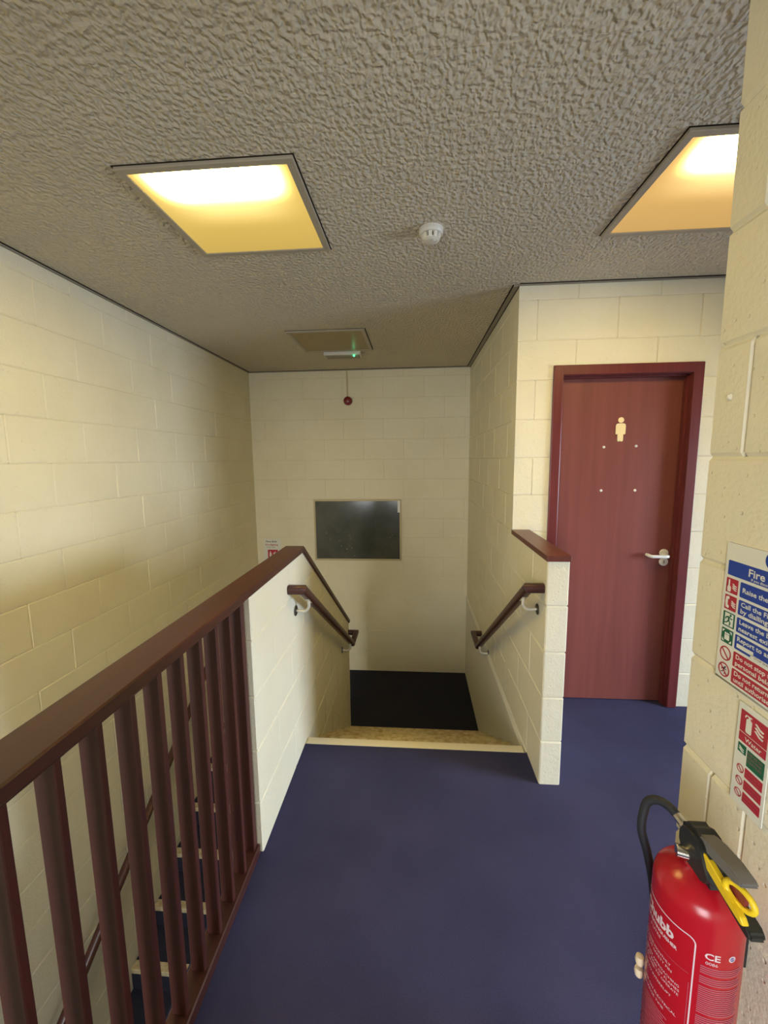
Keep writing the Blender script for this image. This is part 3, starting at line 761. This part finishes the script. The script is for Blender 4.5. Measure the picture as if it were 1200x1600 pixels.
def sign2():
    Y0, Z0 = .797, 1.104; fr = sign_frame(Y0, Z0); zz = lambda z: z-Z0; uu = lambda y: Y0-y
    t = thing('extinguisher_sign', (XN, Y0, .895), 'narrow red and green water extinguisher sign below the fire action sign', 'sign')
    bm = nb(); prism(bm, rrect(0, .075, zz(.896), 0, .003), 0, .002, fr); link('backing_board', bm, 'sign_white', t)
    n = .0023; A, B = uu(.790), uu(.728)
    bm = nb(); prism(bm, rrect(A, B, zz(1.048), zz(1.092), .001), n, n+.0003, fr); p = link('red_panel', bm, 'red', t)
    bm = nb(); u = A
    prism(bm, rrect(u+.014, u+.027, zz(1.052), zz(1.080), .003), n+.0005, n+.0008, fr)
    prism(bm, rrect(u+.018, u+.023, zz(1.079), zz(1.085), .001), n+.0005, n+.0008, fr); prism(bm, [(u+.010, zz(1.081)), (u+.012, zz(1.086)), (u+.026, zz(1.087)), (u+.026, zz(1.0845)), (u+.014, zz(1.084)), (u+.0115, zz(1.079))], n+.0005, n+.0008, fr)
    flames(bm, u+.033, zz(1.066), .021, n+.0005, fr, 3); link('emblem', bm, 'sign_white', p)
    bm = nb(); prism(bm, rrect(A, B, zz(1.0285), zz(1.0465), .001), n, n+.0003, fr); p = link('red_panel', bm, 'red', t)
    bm = nb(); text(bm, 'Water', A+.015, zz(1.0335), .0125, n+.0006, fr, width=.038, bold=.0002); link('lettering', bm, 'sign_white', p)
    bm = nb(); prism(bm, rrect(uu(.7895), uu(.770), zz(1.005), zz(1.0235), .001), n, n+.0003, fr); p = link('green_panel', bm, 'green', t)
    bm = nb(); flames(bm, uu(.787), zz(1.012), .013, n+.0005, fr, 2); link('emblem', bm, 'sign_white', p)
    bm = nb(); prism(bm, rrect(uu(.767), B, zz(.988), zz(1.0215), .001), n, n+.0003, fr); p = link('green_panel', bm, 'green', t)
    bm = nb()
    for k, s in enumerate(('FOR USE ON', 'WOOD PAPER', 'TEXTILES')): text(bm, s, uu(.765), zz(1.0135-.0078*k), .0062, n+.0006, fr, width=.032)
    link('lettering', bm, 'ext_pink', p)
    for k, s in enumerate(('Electrical', 'Flammable liquid', 'Metal fires')):
        zt = .983-.0252*k; bm = nb(); prism(bm, rrect(uu(.768), B, zz(zt-.0195), zz(zt), .001), n, n+.0003, fr); p = link('red_panel', bm, 'red', t)
        bm = nb(); text(bm, 'DO NOT USE ON', uu(.766), zz(zt-.008), .0052, n+.0006, fr, width=.034); text(bm, s, uu(.766), zz(zt-.0155), .0052, n+.0006, fr, width=.03); link('lettering', bm, 'ext_pink', p)
        cu, cv = uu(.779), zz(zt-.010); bm = nb(); ringpoly(bm, cu, cv, .0068, .0084, n, n+.0004, fr, 18)
        prism(bm, [(cu-.0058, cv+.0045), (cu-.0045, cv+.0058), (cu+.0058, cv-.0045), (cu+.0045, cv-.0058)], n+.0006, n+.0009, fr); link('prohibition_symbol', bm, 'red', t)
sign2()

# ------------------------------------------------------------------ fire extinguisher
def extinguisher():
    cx, cy, Rr = .527, .712, .0715
    t = thing('fire_extinguisher', (cx, cy, .33), 'red water fire extinguisher with yellow tag and black hose hanging on the near wall', 'fire extinguisher')
    bm = nb()
    prof = [(.001, .335), (.055, .333), (.0665, .338), (Rr, .350), (Rr, .775), (.0705, .785), (.0675, .795), (.062, .803), (.054, .811), (.044, .818), (.034, .823), (.026, .826), (.024, .832), (.001, .833)]
    lathe(bm, prof, (cx, cy, 0), 'z', 64); cyl = link('cylinder', bm, 'ext_red', t, smooth=True)
    f = Vector((.595, .804, 0)); r = Vector((.804, -.595, 0))
    def fr(u, v, n):
        th = u/Rr; return Vector((cx, cy, v)) + (r*math.sin(th)-f*math.cos(th))*(Rr+n)
    n = .0004
    # white printed border of the front label
    bm = nb(); ur, ul, zt, zb, rad = .004, -.133, .742, .40, .012
    path = [(ur, zb+k*(zt-rad-zb)/12) for k in range(13)] + [(ur-rad+rad*math.cos(R(a)), zt-rad+rad*math.sin(R(a))) for a in (15,30,45,60,75,90)]
    path += [(ur-rad-(ur-ul-2*rad)*k/16, zt) for k in range(1, 17)] + [(ul+rad-rad*math.sin(R(a)), zt-rad+rad*math.cos(R(a))) for a in (15,30,45,60,75,90)]
    path += [(ul, zt-rad-k*(zt-rad-zb)/12) for k in range(1, 13)]
    def stroke(path, w0):
        P = [Vector((a, b_)) for a, b_ in path]; Ls, Rs = [], []
        for i, p in enumerate(P):
            d = (P[min(i+1, len(P)-1)]-P[max(i-1, 0)]).normalized(); q = Vector((-d.y, d.x))*w0/2
            Ls.append(bm.verts.new(fr(*(p+q), n))); Rs.append(bm.verts.new(fr(*(p-q), n)))
        for i in range(len(P)-1): bm.faces.new((Ls[i], Ls[i+1], Rs[i+1], Rs[i]))
    stroke(path, .0022)
    link('label_border', bm, 'ext_white', cyl)
    mid = (ur+ul)/2
    for nm_, s_, z, h, wd, bo in (('brand_lettering', 'Chubb', .708, .028, .074, .0011), ('title_lettering', 'WATER EXTINGUISHER', .694, .0092, .088, .0003), ('title_lettering', '6 LITRE', .682, .008, .028, 0),
                        ('instruction_line', 'TEST HOSE MONTHLY', .650, .0075, .072, 0), ('instruction_line', 'PULL OUT SAFETY PIN', .640, .0075, .076, 0), ('instruction_line', '1. TEST BEFORE APPROACHING', .624, .0068, .10, 0),
                        ('instruction_line', '2. AIM JET AT BASE OF FLAMES', .615, .0068, .104, 0), ('instruction_line', '3. SQUEEZE LEVER TO OPERATE', .606, .0068, .102, 0), ('instruction_line', 'RELEASE TO INTERRUPT', .590, .0068, .08, 0),
                        ('instruction_line', 'DO NOT USE ON ELECTRICAL', .560, .0075, .1, 0), ('instruction_line', 'DISCHARGE TIME', .548, .007, .06, 0)):
        bm = nb(); text(bm, s_, mid-wd/2, z, h, n, fr, width=wd, bold=bo, div=.005); link(nm_, bm, 'ext_white', cyl)
    bm = nb(); stroke([(ur-.006, .667-.0)] + [(ur-.006-(ur-ul-.012)*k/16, .667) for k in range(1, 17)], .0007)
    stroke([(ur-.0045, .45+.2*k/8) for k in range(9)], .0007)
    for q in range(22): 
        z = .535-.0058*q; stroke([(ur-.03-random.uniform(0, .008)-(.072)*k/8, z) for k in range(9)], .0024)
    link('label_lines', bm, 'ext_pink', cyl)
    bm = nb()
    text(bm, 'CE', .017, .714, .0175, n, fr, width=.023, bold=.0004, div=.006); text(bm, '0086', .019, .7035, .0085, n, fr, width=.018, div=.006)
    for k in range(24):
        a, b_ = 2*math.pi*k/24, 2*math.pi*(k+1)/24
        vs = [bm.verts.new(fr(.060+rr*math.cos(x), .7205+rr*math.sin(x), n)) for rr, x in ((.0062, a), (.0062, b_))]
        vs.append(bm.verts.new(fr(.060, .7205, n))); bm.faces.new(vs)
    link('approval_marks', bm, 'ext_white', cyl)
    bm = nb(); ringpoly(bm, .060, .7205, .0026, .0036, n+.0003, n+.0005, fr, 14); prism(bm, rrect(.0595, .0605, .717, .724, .0004), n+.0003, n+.0005, fr); link('kitemark', bm, 'blue', cyl)
    bm = nb()
    for q in range(62):
        z = .697-.0041*q; L = .068+random.uniform(-.004, .004)
        if q in (4, 9, 24, 31, 45): continue
        stroke([(.013+L*k/8, z) for k in range(9)], .0021)
    link('small_print', bm, 'ext_pink', cyl)
    # neck and valve
    bm = nb(); lathe(bm, [(.001, .826), (.0245, .826), (.0245, .834), (.019, .837), (.019, .842), (.001, .842)], (cx, cy, 0), 'z', 32); link('neck_ring', bm, 'steel', t, smooth=True)
    # black plastic valve body: rounded hood that carries both levers, pointing towards the viewer (-Y)
    side = lambda u, v, n_: Vector((cx+n_, cy-u, v))
    bm = nb()
    hood = [(-.026,.836),(-.036,.852),(-.037,.874),(-.028,.893),(-.010,.902),(.012,.900),(.034,.886),(.046,.868),(.050,.850),(.056,.832),(.036,.822),(.0,.822)]
    prism(bm, hood, -.024, .024, side)
    bmesh.ops.bevel(bm, geom=list(bm.edges), offset=.009, segments=4, affect='EDGES', clamp_overlap=True)
    link('valve_body', bm, 'black_plastic', t, smooth=True)
    # lower carrying handle
    bm = nb()
    prism(bm, [(.020,.850),(.045,.848),(.085,.838),(.112,.829),(.124,.828),(.130,.834),(.127,.842),(.118,.845),(.08,.853),(.03,.866)], -.0125, .0125, side)
    bmesh.ops.bevel(bm, geom=list(bm.edges), offset=.0035, segments=2, affect='EDGES', clamp_overlap=True)
    link('carry_handle', bm, 'black_plastic', t, smooth=True)
    # upper grey lever
    bm = nb()
    prism(bm, [(.004,.892),(.012,.901),(.034,.904),(.070,.908),(.098,.908),(.106,.903),(.104,.897),(.09,.893),(.055,.887),(.02,.878)], -.0145, .0145, side)
    bmesh.ops.bevel(bm, geom=list(bm.edges), offset=.0045, segments=2, affect='EDGES', clamp_overlap=True)
    link('squeeze_lever', bm, 'grey_plastic', t, smooth=True)
    # yellow safety tag between the levers: a long loop
    bm = nb()
    prism(bm, [(.000,.876),(.012,.880),(.045,.878),(.070,.872),(.095,.860),(.114,.858),(.121,.850),(.116,.8455),(.08,.852),(.03,.862),(.002,.866)], -.0185, -.008, side)
    bmesh.ops.bevel(bm, geom=list(bm.edges), offset=.0015, segments=1, affect='EDGES', clamp_overlap=True)
    ytag = link('safety_tag', bm, 'yellow', t, smooth=True)
    bm = nb()
    lp = []
    for k in range(20):
        a = 2*math.pi*k/20; lp.append(side(.095+.021*math.cos(a), .873+.0155*math.sin(a), -.006+.007*math.cos(a)))
    tube(bm, lp, .0048, 10, closed=True); link('pull_ring', bm, 'yellow', ytag, smooth=True)
    bm = nb(); prism(bm, rrect(.072, .104, .860, .884, .008), -.005, .001, side); link('seal', bm, 'tag_red', ytag)
    bm = nb()
    prism(bm, [(-.022,.880),(-.012,.884),(.000,.880),(.008,.872),(.006,.862),(-.006,.862),(-.018,.868)], -.0225, -.0175, side)
    bmesh.ops.bevel(bm, geom=list(bm.edges), offset=.002, segments=2, affect='EDGES', clamp_overlap=True)
    link('indicator_clip', bm, 'tag_green', t, smooth=True)
    # pressure gauge port on the room side
    bm = nb(); tube(bm, [(cx-.014, cy+.004, .842), (cx-.0375, cy+.012, .842)], .0115, 20); link('gauge_port', bm, 'chrome', t, smooth=True)
    # hose connector and hose looping down behind the cylinder
    bm = nb(); tube(bm, [(cx-.004, cy+.022, .866), (cx-.010, cy+.040, .872), (cx-.014, cy+.058, .877)], [.0085, .0085, .0085], 18)
    tube(bm, [(cx-.006, cy+.030, .869), (cx-.009, cy+.040, .872)], .0105, 6); link('hose_connector', bm, 'chrome', t, smooth=True)
    bm = nb()
    ctrl = [(cx-.013, cy+.054, .876), (cx-.020, cy+.070, .881), (cx-.032, cy+.086, .879), (cx-.044, cy+.096, .866), (cx-.050, cy+.098, .842), (cx-.053, cy+.096, .80), (cx-.040, cy+.092, .75), (cx-.026, cy+.088, .68), (cx-.018, cy+.086, .60), (cx-.018, cy+.086, .50), (cx-.018, cy+.086, .42)]
    pts = []
    P = [Vector(c_) for c_ in ctrl]
    for i in range(len(P)-1):
        p0, p1, p2, p3 = P[max(i-1, 0)], P[i], P[i+1], P[min(i+2, len(P)-1)]
        for k in range(6):
            s = k/6; pts.append(.5*((2*p1)+(-p0+p2)*s+(2*p0-5*p1+4*p2-p3)*s*s+(-p0+3*p1-3*p2+p3)*s**3))
    pts.append(P[-1]); tube(bm, pts, .0085, 16); link('hose', bm, 'rubber', t, smooth=True)
    bm = nb()
    for zc in (.540, .512):
        lathe(bm, [(.001, zc-.010), (.007, zc-.009), (.009, zc), (.007, zc+.009), (.001, zc+.010)], (cx-.062, cy+.052, 0), 'z', 14)
    link('hose_clip', bm, 'cream_tie', t, smooth=True)
    bm = nb(); box(bm, cx+Rr-.012, XN-.0015, cy+.01, cy+.03, .62, .68); box(bm, XN-.005, XN-.0015, cy+.008, cy+.036, .60, .70); link('wall_bracket', bm, 'black_plastic', t)
extinguisher()
# odd bits of the walls
bm = nb(); lathe(bm, [(.001, 0), (.007, 0), (.004, .005), (.001, .006)], (0,0,0), 'x', 8, frame=lambda x, y, z: Vector((XN-.0005-x, .902+y, 1.695+z*1.2)))
tag(link('wall_plug', bm, 'block'), 'small painted over plug stub on the near wall above the fire action sign', 'wall plug')
